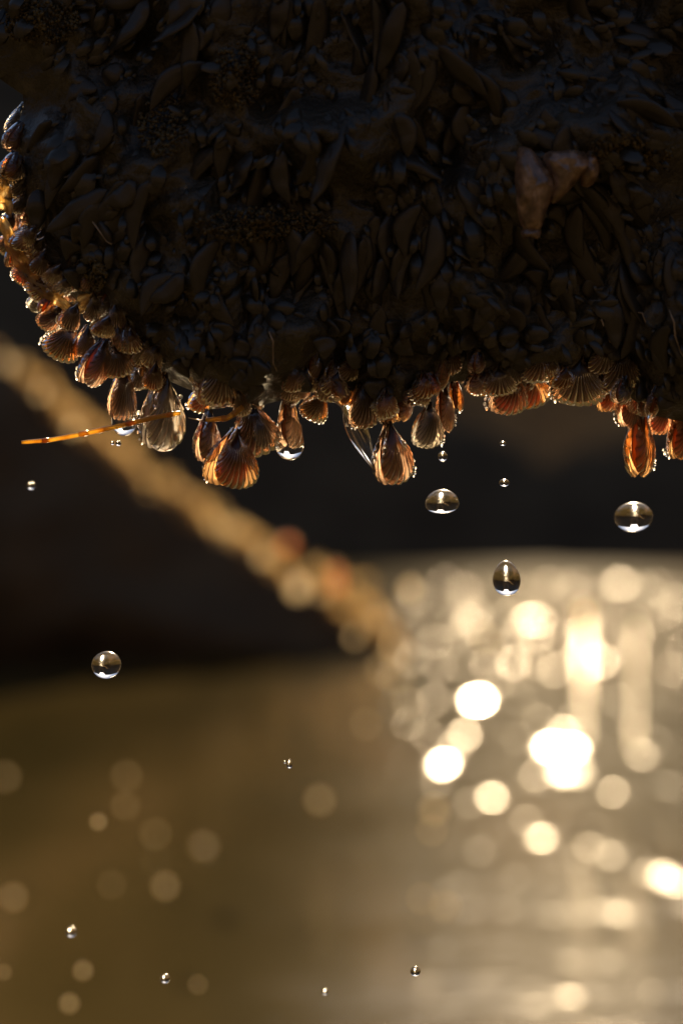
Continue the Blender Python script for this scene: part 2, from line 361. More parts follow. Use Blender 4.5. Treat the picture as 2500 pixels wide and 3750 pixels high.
RIM = [(-120,-60),(-100,150),(-30,260),(95,350),(75,430),(45,520),(60,620),(80,740),(108,860),(140,950),(200,1025),(275,1080),(340,1120),(395,1185),(445,1265),
       (520,1340),(640,1400),(780,1450),(900,1500),(1000,1470),(1100,1450),(1190,1400),(1270,1440),(1390,1500),(1490,1520),(1560,1430),(1660,1400),
       (1760,1400),(1880,1420),(1990,1395),(2080,1400),(2190,1410),(2290,1440),(2390,1520),(2480,1540),(2640,1560)]
OUT = RIM + [(3000,1600),(3000,-900),(-120,-900)]
def front_fg(d, p): return 0.024*(1-math.exp(-d/0.022))
def back_fg(d, p): return min(1.5*d, 0.26)  # unseen back extended like a roof, added to keep sky light off the drops
O0 = at(1250, 1875)
V, F = pillow([((x-1250)*S, -(y-1875)*S) for x, y in OUT], O0, RIGHT, UP, 0.0016, front_fg, back_fg, 0.011, 42, 3.0)
rock = link('overhanging_rock', mesh_from('overhanging_rock', V, F, M['rock']))
tag(rock, 'dark wet overhanging rock crusted with mussels in the upper half', 'rock')
rock_bvh = None
from mathutils.bvhtree import BVHTree
rock_bvh = BVHTree.FromPolygons([Vector(v) for v in V], F)
def rock_front(px, py):
    d = (at(px, py) - CAM).normalized(); hit = rock_bvh.ray_cast(CAM, d)
    return hit[0], hit[1]

# background rock: its shaded face fills the lower left, its rim is fringed with weed that the sun shines through
D2 = 6.1; S2 = S*D2/FOCUS
RIM2 = [(-900,900),(-500,1050),(-200,1190),(0,1320),(120,1420),(200,1500),(330,1610),(480,1720),(640,1840),(780,1930),(900,2010),(1000,2080),(1120,2150),(1230,2210),(1330,2270),(1420,2340),(1470,2420),(1490,2500)]
OUT2 = RIM2 + [(1490,2620),(-900,2620)]
O2 = at(1250, 1875, D2)
def front_bg(d, p): return 0.35*(1-math.exp(-d/0.30))
def back_bg(d, p): return 0.5*(1-math.exp(-d/0.5))
V, F = pillow([((x-1250)*S2, -(y-1875)*S2) for x, y in OUT2], O2, RIGHT, UP, 0.03, front_bg, back_bg, 0.06, 5, 8.0)
rock2 = link('waterside_rock', mesh_from('waterside_rock', V, F, M['far_rock']))
tag(rock2, 'shaded dark rock standing in the water behind, with a sunlit sloping rim', 'rock')

# weed fringe along that rim
V = []; F = []; pts = RIM2[2:]
for _ in range(5200):
    i = random.randrange(len(pts)-1); t = random.random(); along = (i+t)/(len(pts)-1)
    x = pts[i][0]+(pts[i+1][0]-pts[i][0])*t; y = pts[i][1]+(pts[i+1][1]-pts[i][1])*t
    dens = 0.42+1.5*noise.noise(Vector((x*0.011, y*0.011, 4)))+0.5*noise.noise(Vector((x*0.03, y*0.03, 9)))
    if random.random() > dens*(1-max(0, along-.72)/.28): continue
    wid = 34+95*max(0, along-.55)
    off = random.gauss(0, 1)
    c = at(x + random.uniform(-14, 14) + wid*.5*off, y - 16 + wid*off, D2 + random.uniform(-0.05, 0.06))
    ln = random.uniform(0.010, 0.030)*(0.5+dens); an = random.gauss(R(40), R(40)); wd = ln*random.uniform(0.3, 0.6)
    a = Vector((math.cos(an), random.uniform(-.4, .4), math.sin(an))).normalized(); b_ = a.cross(Vector((random.uniform(-.3, .3), 1, random.uniform(-.3, .3)))).normalized()
    k = len(V); V += [c-a*ln*.5, c+b_*wd*.5, c+a*ln*.5+Vector((0, .004, 0)), c-b_*wd*.5]; F.append((k, k+1, k+2, k+3))
fr = link('weed_fringe', mesh_from('weed_fringe', V, F, M['fringe'], False))
tag(fr, 'golden backlit weed fringe along the sloping rim of the rock behind', 'weed', kind='stuff')

# ------------------------------------------------------------------ mussels
def valve_mesh(name, material, ribs=16, thick=0.30, bend=0.1, amp=0.020, nu=20, nt=130, rib_start=0.25, hollow=0.0):
    V = []; A = []; B = []
    t = np.linspace(-math.pi*0.97, math.pi*0.97, nt)
    for i in range(nu):
        u = (i+0.02)/(nu-1+0.02)
        for tj in t:
            te = tj*(0.34+0.66*u**1.15)
            e = (1+math.cos(tj))/2
            ee = (1+math.cos(te))/2
            x = 0.5*math.sin(te)*(0.35+0.65*ee**0.5)*1.25
            z = -ee**0.62
            rr = u
            x, z = x*rr, z*rr
            x += bend*(z*z-abs(z))*1.2*(-1)
            k = max(0.0, min(1, (u-rib_start)/0.3)); k = k*k*(3-2*k)
            rib = (abs(math.cos(ribs*tj*0.5))**0.8-0.5)*2
            cren = 1+0.016*rib*k
            x *= cren; z *= cren
            h = thick*math.sqrt(max(0, 1-u**3))*(0.30+0.70*min(1, u*1.8)*(2-min(1, u*1.8)))*(e**0.35)
            h += amp*rib*k*(0.5+0.5*math.sqrt(max(0, 1-u**4)))
            h += 0.006*math.sin(u*34)*k + 0.012*noise.noise(Vector((x*6, z*6, thick*30)))
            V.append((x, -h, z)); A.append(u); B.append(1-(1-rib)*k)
    return mesh_from(name, V, grid_faces(nu, nt), material, True, A, B)
def mantle_mesh(name, material):
    V = []; A = []; nu, nt = 14, 40
    for s in (1, -1):
        for i in range(nu):
            u = (i+0.02)/(nu-1+.02)
            for j in range(nt):
                tj = -math.pi*.97 + 2*math.pi*.97*j/(nt-1); te = tj*(.55+.45*u); ee = (1+math.cos(te))/2; e = (1+math.cos(tj))/2
                x = .46*math.sin(te)*(.35+.65*ee**.5)*u; z = -.93*ee**.62*u
                V.append((x, s*0.20*math.sqrt(max(0, 1-u**2.5))*(e**.4), z)); A.append(u)
    f = grid_faces(nu, nt); f2 = [tuple(k+nu*nt for k in reversed(q)) for q in f]
    return mesh_from(name, V, f+f2, material, True, A, [1.0]*len(A))
KINDS = ('amber', 'copper', 'umber', 'glassy')
VALVES = {}
for kd in KINDS:
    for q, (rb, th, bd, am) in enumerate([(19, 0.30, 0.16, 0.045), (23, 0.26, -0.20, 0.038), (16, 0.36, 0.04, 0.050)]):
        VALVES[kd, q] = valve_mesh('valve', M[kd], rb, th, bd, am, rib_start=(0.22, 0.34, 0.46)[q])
MANTLE = mantle_mesh('mantle', M['mantle']); MANTLE_DARK = mantle_mesh('mantle', M['mantle_dark'])
def mussel(px, py, w, l, ang=0, yaw=0, tilt=10, kind='copper', var=0, gape=8, depth=0.0, label='', group=None, name='ribbed_mussel'):
    """(px, py) is the hanging tip in the photo, w and l in photo pixels, ang the lean (degrees, + = tip to the right)"""
    k = S*(FOCUS+depth)/FOCUS
    tip = at(px, py, FOCUS+depth)
    rot = Matrix.Rotation(R(-ang), 4, 'Y') @ Matrix.Rotation(R(tilt), 4, 'X') @ Matrix.Rotation(R(yaw), 4, 'Z')
    d = rot @ Vector((0, 0, -1))
    W, Lm = w*k*1.04, l*k*1.02
    root = empty(name, Matrix.Translation(tip - d*Lm) @ rot @ Matrix.Diagonal((W, W, Lm, 1)), label, 'mussel', group)
    a = link('shell_valve', VALVES[kind, var], root); a.rotation_euler = (R(-gape), 0, 0)
    b_ = link('shell_valve', VALVES[kind, var], root); b_.scale = (1, -1, 1); b_.rotation_euler = (R(gape), 0, 0)
    c = link('mantle', MANTLE if 'glowing' in label or 'red ' in label else MANTLE_DARK, root)
    return root

RIMLEFT = 'ribbed mussels along the left rim of the rock'
RIMLOW = 'ribbed mussels hanging from the lower rim of the rock'
# tip x, tip y, width, length, lean, yaw, tilt, kind, variant, gape, depth, label
MUS = [
 (40,500,70,130,-20,30,5,'glassy',0,6,0.006,'glinting beaded mussel highest on the left rim of the rock'),
 (66,782,58,110,4,100,8,'amber',2,8,0.0,'smooth orange mussel like a bulb under the highest beaded one'),
 (18,850,70,100,-25,40,10,'copper',0,6,0.004,'dark brown ribbed mussel cut by the left edge of the photo, upper of two'),
 (8,930,80,100,-40,20,10,'copper',1,6,0.006,'dark brown ribbed mussel cut by the left edge of the photo, lower of two'),
 (38,985,70,125,-24,70,8,'amber',2,10,-0.002,'smooth red-brown mussel with a pointed red tip on the left rim'),
 (62,1035,72,95,-42,10,0,'copper',1,5,-0.004,'small fan mussel with sharp ribs beside the red pointed tip'),
 (112,1085,110,120,-52,15,5,'amber',0,6,-0.003,'amber fan mussel with curved ribs halfway down the left rim'),
 (112,1135,66,90,-46,60,5,'glassy',1,8,0.002,'sparkling small mussel below the amber fan with curved ribs'),
 (150,1150,60,90,-30,95,5,'amber',2,9,-0.004,'smooth red mussel tucked between two ribbed ones on the left rim'),
 (150,1200,84,120,-44,35,8,'copper',0,6,-0.002,'copper mussel with a smooth brown middle on the left rim'),
 (245,1210,80,110,-22,20,5,'copper',1,6,-0.006,'upright ribbed mussel beside the smooth brown middle of another'),
 (200,1315,130,150,-28,10,5,'amber',0,5,-0.004,'large reddish fan mussel at the lower corner of the left rim'),
 (305,1310,84,120,-8,50,8,'umber',1,8,-0.005,'dark ribbed mussel tucked against the large reddish fan'),
 (318,1412,110,190,-22,60,8,'copper',0,10,-0.006,'long copper mussel with an orange glowing side, below the reddish fan'),
 (375,1235,88,90,-18,20,20,'amber',1,6,-0.012,'small reddish mussel alone on the dark face above the rim'),
 (432,1385,100,120,6,20,10,'umber',0,6,-0.004,'dull brown fan mussel above the clear hanging drop'),
 (448,1540,100,210,-3,35,6,'copper',1,8,0.0,'narrow copper mussel ending inside the clear hanging drop'),
 (512,1430,80,110,8,30,8,'glassy',0,6,0.003,'clear glassy mussel wedged between two long hanging ones'),
 (560,1430,74,110,-6,20,10,'amber',1,6,-0.004,'golden fan mussel on the shoulder of the large dark-centred one'),
 (592,1648,150,280,-2,38,6,'glassy',2,8,0.0,'large mussel with dark centre behind the tip of the straw'),
 (560,1560,90,170,-3,20,6,'copper',0,6,0.008,'copper mussel behind the straw and the dark-centred one'),
 (720,1510,80,110,-18,30,10,'amber',2,8,0.012,'orange red mussel in the gap beside the broad brown fan'),
 (812,1490,160,190,0,8,8,'umber',0,5,-0.006,'broad brown fan mussel right above the straw'),
 (752,1692,96,190,-4,55,6,'copper',2,8,-0.002,'copper mussel with a scalloped left edge, left of the lowest orange one'),
 (940,1672,170,210,10,20,8,'copper',0,6,0.0,'wide copper fan mussel sparkling on its right, above the lowest orange one'),
 (985,1640,100,150,22,40,4,'glassy',1,8,-0.002,'clear glittering mussel on the right shoulder of the wide copper fan'),
 (846,1792,175,220,-4,38,6,'amber',1,16,-0.003,'lowest amber mussel of the middle cluster with a glowing orange mouth'),
 (1058,1640,84,200,2,70,6,'umber',2,8,0.002,'dark mussel inside the round hanging drop'),
 (1128,1535,100,120,-30,10,15,'amber',0,5,0.002,'single bright orange ribbed mussel left of the brown striped one'),
 (1228,1470,120,140,10,15,8,'umber',1,5,-0.004,'brown striped fan mussel above right of the bright orange one'),
 (1332,1570,110,170,4,25,8,'umber',0,6,-0.003,'dark striped mussel at the top of the slanting sheet of water'),
 (1448,1775,138,230,8,40,6,'copper',2,8,-0.002,'large ribbed mussel hanging lowest right of the slanting sheet of water'),
 (1556,1642,110,170,-4,30,6,'glassy',0,7,-0.002,'clear ribbed mussel with sparkling right edge above the smallest falling drops'),
 (1632,1585,86,190,4,65,6,'copper',1,8,0.002,'narrow copper mussel right behind the clear ribbed one'),
 (1672,1510,64,120,6,80,6,'amber',2,10,0.012,'bright yellow-orange slip of mussel behind the narrow copper one'),
 (1752,1452,90,110,-6,40,6,'amber',1,7,0.012,'dull amber mussel deep in the notch right of the bright slip'),
 (1850,1520,130,170,-4,25,6,'copper',0,8,-0.002,'dark red mussel with a bright left edge, below a brown fan'),
 (1836,1450,120,120,6,12,8,'umber',1,5,-0.006,'brown fan mussel right on top of the dark red one'),
 (1950,1496,130,150,12,30,8,'amber',2,9,0.010,'blurred orange mussel with a white spark left of the widest fan'),
 (1975,1400,140,120,8,10,8,'umber',0,5,-0.006,'brown fan mussel above the blurred orange one with the spark'),
 (2118,1486,190,190,-2,8,6,'umber',1,5,-0.004,'widest brown fan mussel on the right of the rim'),
 (2226,1508,96,130,6,40,6,'amber',0,8,0.012,'small blurred orange mussel right of the widest fan'),
 (2268,1432,140,160,6,15,8,'umber',0,6,-0.004,'bumpy brown fan mussel high above the small blurred orange one'),
 (2185,1370,100,130,-8,30,10,'umber',2,6,-0.006,'dark clear-edged mussel left of the bumpy brown fan'),
 (2298,1565,96,160,-2,50,6,'copper',1,9,0.010,'blurred copper mussel joined to the top of the long orange one'),
 (2340,1748,124,250,2,62,6,'amber',2,7,0.012,'long blurred orange mussel lowest on the right of the rim'),
 (2408,1592,92,140,-4,30,6,'copper',0,6,0.012,'blurred copper mussel between the two long orange ones at the right edge'),
 (2492,1592,72,120,4,50,6,'amber',1,7,0.013,'dull amber mussel above the orange one cut by the right edge'),
 (2356,1520,110,140,2,20,8,'umber',1,6,0.004,'dark fan mussel above the blurred copper ones near the right edge'),
 (2478,1682,110,190,-6,55,6,'amber',0,7,0.014,'blurred orange mussel cut by the right edge of the photo'),
]
for x, y, w, l, an, yw, ti, kd, va, ga, de, lb in MUS:
    mussel(x, y, w, l, an, yw, ti, kd, va, ga, de, lb, RIMLEFT if x < 360 else RIMLOW)

# dark fillers wedged along the rim
rimL = [((x), (y)) for x, y in RIM[5:34]]
for n_ in range(140):
    i = random.randrange(len(rimL)-1) if n_ < 64 else random.randrange(11) if n_ < 100 else random.randrange(8, 28); t = random.random()
    x = rimL[i][0]+(rimL[i+1][0]-rimL[i][0])*t; y = rimL[i][1]+(rimL[i+1][1]-rimL[i][1])*t
    lf = x < 300
    mussel(x+random.uniform(-25, 20)-(25 if lf else 0), y+random.uniform(-40, 25)+(25 if lf else 0)+(28 if n_ >= 100 else 0), random.uniform(55, 90), random.uniform(80, 120),
           random.gauss(-35 if lf else 0, 14), random.uniform(0, 90), random.uniform(0, 25), random.choice(['umber', 'umber', 'copper'] if n_ < 64 else ['copper', 'amber', 'copper', 'glassy']), random.randrange(3), 6,
           random.uniform(-0.008, 0.008), 'small ribbed mussel wedged in the crust along the rim of the overhanging rock', 'small mussels filling the rim of the rock')

# black mussels that crowd the shaded face
def dark_mussel_mesh(name, bend, thick):
    V = []; nu, nt = 15, 18
    for i in range(nu):
        u = i/(nu-1); r_ = 0.5*(math.sin(math.pi*min(1, u**0.62))**0.75)*(0.55+0.45*u) + 0.002
        for j in range(nt):
            a = 2*math.pi*j/nt
            keel = abs(math.cos(a))**1.6                       # sharp at the seam where the two valves meet
            rd = r_*(0.72+0.28*keel)*(1+0.10*noise.noise(Vector((math.cos(a)*2, math.sin(a)*2, u*5+bend*9)))+0.03*math.sin(u*26+bend*20))
            V.append((rd*math.cos(a)+bend*math.sin(math.pi*u), rd*math.sin(a)*thick+0.10*noise.noise(Vector((u*3, bend*30, thick))), -u))
    return mesh_from(name, V, grid_faces(nu, nt, True), M['black_shell'])
DARK = [dark_mussel_mesh('black_mussel', b_, th) for b_, th in ((0.14, 0.6), (-0.22, 0.45), (0.32, 0.7), (0.0, 0.5), (-0.34, 0.6), (0.2, 0.35))]
count = 0
while count < 290:
    x = random.uniform(60, 2560); y = 1440 - 1500*random.random()**1.35
    hit, nor = rock_front(x, y)
    if hit is None or hit.y > 0.06: continue
    if min(math.hypot(x-a, y-b_) for a, b_ in RIM) < 70: continue
    an = math.degrees(math.atan2(x-1250, max(200, y+500)))*0.9 + random.gauss(0, 24)
    l = random.uniform(110, 290)
    tx_, ty_ = x+l*math.sin(R(an)), y+l*math.cos(R(an))
    if ty_ > 900 and min(math.hypot(tx_-a, ty_-b_) for a, b_ in RIM) < 120: l = 85; tx_, ty_ = x+l*math.sin(R(an)), y+l*math.cos(R(an))
    if rock_front(tx_, ty_)[0] is None or rock_front(tx_, ty_)[0].y > .05: continue; w = l*random.uniform(0.30, 0.55)
    rot = Matrix.Rotation(R(-an), 4, 'Y') @ Matrix.Rotation(R(random.uniform(0, 30)), 4, 'X') @ Matrix.Rotation(R(random.uniform(-50, 50)), 4, 'Z')
    o = link('black_mussel', DARK[count % 6]); o.matrix_world = Matrix.Translation(hit+Vector((0, -0.0015, 0))) @ rot @ Matrix.Diagonal((w*S, w*S, l*S, 1))
    tag(o, 'small black mussel crowded on the shaded face of the overhanging rock', 'mussel', 'black mussels crowding the shaded rock face')
    count += 1

# a mass of dark weed blades between them
V = []; F = []; tries_ = 0
while len(F) < 5400:
    x = random.uniform(-60, 2560); y = 1420-1480*random.random()**1.3; hit, nor = rock_front(x, y)
    if hit is None or hit.y > .05: continue
    if min(math.hypot(x-a, y-b_) for a, b_ in RIM) < 130: continue
    clump = noise.noise(Vector((x*.005, y*.005, 3))); c2 = noise.noise(Vector((x*.011, y*.011, 8)))
    if clump + 0.8*c2 + random.gauss(0, .12) < -0.05: tries_ += 1; continue
    an = R(math.degrees(math.atan2(x-1250, max(200, y+500)))*0.9 + 40*clump + random.gauss(0, 26))
    l = random.uniform(25, 85)*S*(1+clump); w = l*random.uniform(.14, .34)
    d = Vector((math.sin(an), random.uniform(-.35, .15), -math.cos(an))).normalized(); sd = Vector((math.cos(an), random.uniform(-.6, .6), math.sin(an))).normalized()
    k = len(V); c = hit + Vector((0, -0.0008, 0)); n_ = d.cross(sd)
    for u, ww in ((0, .35), (.35, 1), (.75, .95), (1, .45)):
        p_ = c + d*l*u - Vector((0, 1, 0))*l*.22*math.sin(u*2.6)
        V += [p_-sd*w*ww, p_+n_*w*ww*.5, p_+sd*w*ww]
    for q in range(3):
        for r_ in (0, 1): F.append((k+q*3+r_, k+q*3+r_+1, k+q*3+r_+4, k+q*3+r_+3))
tag(link('dark_weed', mesh_from('dark_weed', V, F, M['weed'])), 'dark wet weed matted over the face of the overhanging rock', 'weed', kind='stuff')

# olive crusts of algae on the face: patches of grains
def crust(cx, cy, rx, ry, n_, label):
    V = []; F = []
    for _ in range(n_):
        a = random.uniform(0, 6.28); q = math.sqrt(random.random())
        x, y = cx+rx*q*math.cos(a), cy+ry*q*math.sin(a)
        hit, nor = rock_front(x, y)
        if hit is None: continue
        s_ = random.uniform(4, 13)*S; k = len(V); c = hit + nor*s_*0.4 + Vector((0, -0.0035, 0))
        ax = [Vector((random.gauss(0, 1), random.gauss(0, 1), random.gauss(0, 1))).normalized()*s_ for _ in range(3)]
        V += [c+ax[0], c-ax[0], c+ax[1], c-ax[1], c+ax[2], c-ax[2]]
        F += [(k, k+2, k+4), (k+2, k+1, k+4), (k+1, k+3, k+4), (k+3, k, k+4), (k+2, k, k+5), (k+1, k+2, k+5), (k+3, k+1, k+5), (k, k+3, k+5)]
    o = link('algae_crust', mesh_from('algae_crust', V, F, M['crust']))
    tag(o, label, 'algae', kind='stuff')
crust(870, 290, 95, 120, 500, 'olive crust of algae high on the rock face left of centre')
crust(980, 830, 260, 60, 700, 'olive crust of algae across the middle of the rock face')
crust(600, 470, 90, 110, 350, 'faint rusty crust of algae on the left of the rock face')
crust(160, 90, 140, 80, 450, 'olive crust of algae in the upper left corner of the rock')
crust(2300, 560, 150, 70, 350, 'dull crust of algae right of the pale broken shell')
crust(330, 1010, 70, 60, 300, 'olive crust of algae just inside the left rim')

# pale broken shell on the face
h0, _n = rock_front(2010, 640)
pale = empty('pale_shell', Matrix.Translation(h0+Vector((0, -0.008, 0))), 'pale pinkish broken shell standing out on the dark rock face', 'shell')
def blade(pts, thick, name, material):
    """a cupped piece: closed outline in photo pixels about (2010, 640), domed towards the camera"""
    q_ = np.array(pts, float)
    for _ in range(2): q_ = np.stack([0.75*q_+0.25*np.roll(q_, -1, 0), 0.25*q_+0.75*np.roll(q_, -1, 0)], 1).reshape(-1, 2)
    pts = [tuple(p_) for p_ in q_]; c = np.mean(q_, 0); V = []; F = []; nr = 7; n_ = len(pts)
    for s in (1, -1):
        for i in range(nr):
            u = i/(nr-1)
            for x, y in pts:
                q = c+(np.array([x, y])-c)*max(u, .02)
                dz = thick*math.sqrt(max(0, 1-u*u))*(1 if s == 1 else 0.25)
                V.append(((q[0]-2010)*S, -dz*1.0 + 0.0016*noise.noise(Vector((q[0]*.018, q[1]*.018, 1))) + 0.0007*noise.noise(Vector((q[0]*.06, q[1]*.06, 5))), -(q[1]-640)*S))
    f = grid_faces(nr, n_, True); f2 = [tuple(k+nr*n_ for k in reversed(q)) for q in f]
    return link(name, mesh_from(name, V, f+f2, material), pale)
blade([(1880,570),(1915,548),(1975,600),(2040,690),(1990,770),(1968,860),(1900,850),(1880,720)], 0.0042, 'shell_valve', M['pale_shell'])
o = blade([(1960,580),(2060,562),(2130,575),(2165,620),(2110,660),(2060,720),(2000,770),(2010,680)], 0.0046, 'shell_valve', M['pale_shell'])
blade([(2120,575),(2170,565),(2175,660),(2140,700),(2100,690)], 0.003, 'shell_fragment', M['pale_shell'])
blade([(1895,840),(1975,840),(1965,880),(1930,870),(1910,880)], 0.0016, 'shell_lip', M['pale_shell'])

# wet golden film along the left rim
def film(pts, label, wob=0.0015):
    V = []; n_ = len(pts); W = 9
    for i, (x, y, w) in enumerate(pts):
        x0, y0, _ = pts[max(0, i-1)]; x1, y1, _ = pts[min(n_-1, i+1)]
        tx, ty = x1-x0, y1-y0; ln = math.hypot(tx, ty); nx_, ny_ = -ty/ln, tx/ln
        for j in range(W):
            s = (j/(W-1)-.5)
            q = at(x+nx_*w*s, y+ny_*w*s, FOCUS-0.005)
            q.y += wob*noise.noise(Vector((x*.05, y*.05, j*.9)))*1.6 - 0.0012*math.cos(s*math.pi)
            V.append(q)
    o = link('wet_film', mesh_from('wet_film', V, grid_faces(n_, W), M['film']))
    o.modifiers.new('thickness', 'SOLIDIFY').thickness = 0.0004
    tag(o, label, 'slime')
def dense(pts, n_=26):
    P = np.array(pts, float); t = np.linspace(0, len(P)-1, n_)
    return [tuple(np.array([np.interp(q, range(len(P)), P[:, k]) for k in range(3)]) + np.array([random.uniform(-5, 5), random.uniform(-5, 5), random.uniform(-9, 9)])) for q in t]
film(dense([(5,790,34),(35,880,50),(72,950,56),(115,1015,56),(175,1075,54),(245,1125,44),(290,1150,30)]), 'golden wet film glowing along the left rim of the rock')
film(dense([(10,640,40),(14,710,60),(22,780,50)], 14), 'faint wet film beside the smooth orange bulb on the left rim')
film(dense([(275,1130,36),(300,1120,60),(340,1095,50),(400,1078,34),(430,1095,16)], 18), 'folded golden film jutting right where the left rim turns to the lower rim')

# ------------------------------------------------------------------ water hanging from the shells
def drop_obj(name, px, py, V, F, scale, label, cat, group=None, depth=0.0, lean=0, material=None, yaw=0):
    me = mesh_from(name, V, F, material or M['drop'])
    o = link(name, me); k = S*(FOCUS+depth)/FOCUS
    o.matrix_world = Matrix.Translation(at(px, py, FOCUS+depth)) @ Matrix.Rotation(R(-lean), 4, 'Y') @ Matrix.Rotation(R(yaw), 4, 'Z') @ Matrix.Diagonal((scale[0]*k, scale[0]*k, scale[1]*k, 1))
    return tag(o, label, cat, group)
def capsule(neck=0.8, bot=0.25):
    pr = [(0, 1.0)]
    for i in range(1, 14):
        u = i/14; pr.append((0.5*neck*math.sin(min(1, u*2.2)*math.pi/2)+0.5*(1-neck)*u, 1-u*(1-bot)))
    for i in range(0, 17):
        a = i/16*math.pi/2; pr.append((0.5*math.cos(a), bot*(1-math.sin(a))))
    pr[-1] = (0, 0); return lathe(pr, 48)
V, F = capsule(0.94, 0.30)
HANG = 'water drops hanging from the shells'
drop_obj('hanging_drop', 455, 1597, V, F, (96, 190), 'clear long hanging drop crossed by the straw', 'water drop', HANG, 0.001)
V, F = capsule(0.7, 0.36)
drop_obj('hanging_drop', 1060, 1686, V, F, (108, 170), 'round clear drop hanging on a dark mussel in the middle of the rim', 'water drop', HANG)
V, F = capsule(0.6, 0.46)
drop_obj('hanging_drop', 600, 1654, V, F, (118, 120), 'clear drop wrapped round the tip of the mussel behind the straw', 'water drop', HANG, 0.0)
drop_obj('hanging_drop', 2402, 1204, V, F, (100, 120), 'dim drop outlined on the dark rock face near the right edge', 'water drop', HANG, -0.016)
# slanting sheet: a thin tapered wedge of water
V, F = lathe([(0, 1.0)] + [(0.5*math.sin(math.pi*min(.98, (1-u)**0.8))**.7*(0.25+.75*(1-u)), 1-u) for u in np.linspace(0.03, 0.97, 22)] + [(0, 0)], 32)
drop_obj('water_sheet', 1372, 1722, V, F, (120, 270), 'slanting pointed sheet of water stretched between two hanging mussels', 'water', HANG, 0.0, 24)

# falling drops in focus
def blob(kind):
    n_ = 26; pr = [(0, 0.5)]
    for i in range(1, n_):
        a = math.pi*i/n_; r_ = 0.5*math.sin(a); z = 0.5*math.cos(a)
        if kind == 'dome' and z < 0: z *= 0.62; r_ = 0.5*math.sin(a)**0.8
        if kind == 'egg': r_ *= (1-0.32*(z+0.1)); 
        if kind == 'round': r_ *= 1.0
        pr.append((r_, z))
    pr.append((0, -0.31 if kind == 'dome' else -0.5)); return lathe(pr, 48, 0.012)
FALL = 'water drops falling below the rock'
for kd, x, y, w, h, dp, ln, lb in [
    ('dome', 1618, 1846, 124, 108, 0, 2, 'falling drop like a dome with a flat bottom below the clear ribbed mussel'),
    ('round', 2318, 1893, 142, 108, 0.028, 4, 'wide blurred falling drop below the long orange mussel'),
    ('egg', 1853, 2117, 104, 130, 0, 5, 'egg shaped falling drop against the top of the glitter'),
    ('round', 390, 2435, 108, 100, 0, 10, 'round clear drop falling alone over the lower left water'),
    ('round', 1620, 1672, 34, 38, 0, 0, 'small drop falling right above the dome shaped one'),
    ('round', 1617, 1634, 10, 9, 0, 0, 'tiny bead of water topmost of the column above the dome shaped drop'),
    ('round', 1845, 1768, 38, 28, 0, 0, 'small flattened drop above the egg shaped one'),
    ('round', 1840, 1624, 24, 17, 0, 0, 'tiny flattened drop below the dark red mussel'),
    ('round', 1520, 3557, 38, 36, 0, 0, 'small dark drop falling near the bottom edge beside the pale glitter'),
    ('round', 605, 3583, 36, 34, 0.03, 0, 'small milky drop falling near the bottom on the left'),
    ('egg', 1060, 2797, 22, 34, 0.01, 0, 'tiny golden drop falling over the middle of the water'),
    ('round', 1043, 2790, 10, 12, 0.01, 0, 'speck of water beside the tiny golden drop'),
    ('round', 115, 1779, 30, 30, 0.045, 0, 'small dim drop far left below the straw'),
    ('round', 434, 1623, 22, 22, 0.01, 0, 'bright bead just under the clear long hanging drop'),
    ('round', 413, 1622, 14, 16, 0.012, 0, 'smaller dull bead left of the bright bead under the hanging drop'),
    ('round', 262, 3412, 40, 40, 0.06, 0, 'dim small drop falling above the ringed disc at lower left'),
    ('round', 1190, 3632, 26, 22, 0.05, 0, 'faint speck of water at the bottom edge left of the dark drop')]:
    V, F = blob(kd); drop_obj('falling_drop', x, y, V, F, (w, h), lb, 'water drop', FALL, dp, ln)

# beads of water on the rim and the rock face
V, F = lathe([(0, .5)]+[(.5*math.sin(math.pi*i/12), .5*math.cos(math.pi*i/12)) for i in range(1, 12)]+[(0, -.5)], 16)
BEAD = mesh_from('water_bead', V, F, M['drop'])
BEAD_M = water_drop_mat('water_bead', 0.3); BEAD.materials[0] = BEAD_M
GLINT_BEAD = BEAD.copy(); GLINT_BEAD.materials[0] = M['glint_white']  # white bead copies that imitate sun sparkle on the shells
nb = 0
while nb < 30:
    if nb < 12:
        i = random.randrange(5, 33); t = random.random()
        x = RIM[i][0]+(RIM[i+1][0]-RIM[i][0])*t+random.gauss(0, 22); y = RIM[i][1]+(RIM[i+1][1]-RIM[i][1])*t+random.uniform(-70, 60)
        q = at(x, y, FOCUS-0.010+random.uniform(-.004, .004)); s_ = random.uniform(5, 17)*S
        hit, nor = rock_front(x, y)
        if hit is not None: q = hit
    else:
        x, y = random.uniform(80, 2480), random.uniform(100, 1380); hit, nor = rock_front(x, y)
        if hit is None: continue
        q = hit+nor*0.0005; s_ = random.uniform(4, 11)*S
    o = link('water_bead', BEAD); o.location = q; o.scale = (s_, s_, s_*1.1)
    tag(o, 'tiny bead of water or white sun sparkle clinging to the edge of a shell', 'water bead', 'beads of water on the wet rock'); nb += 1

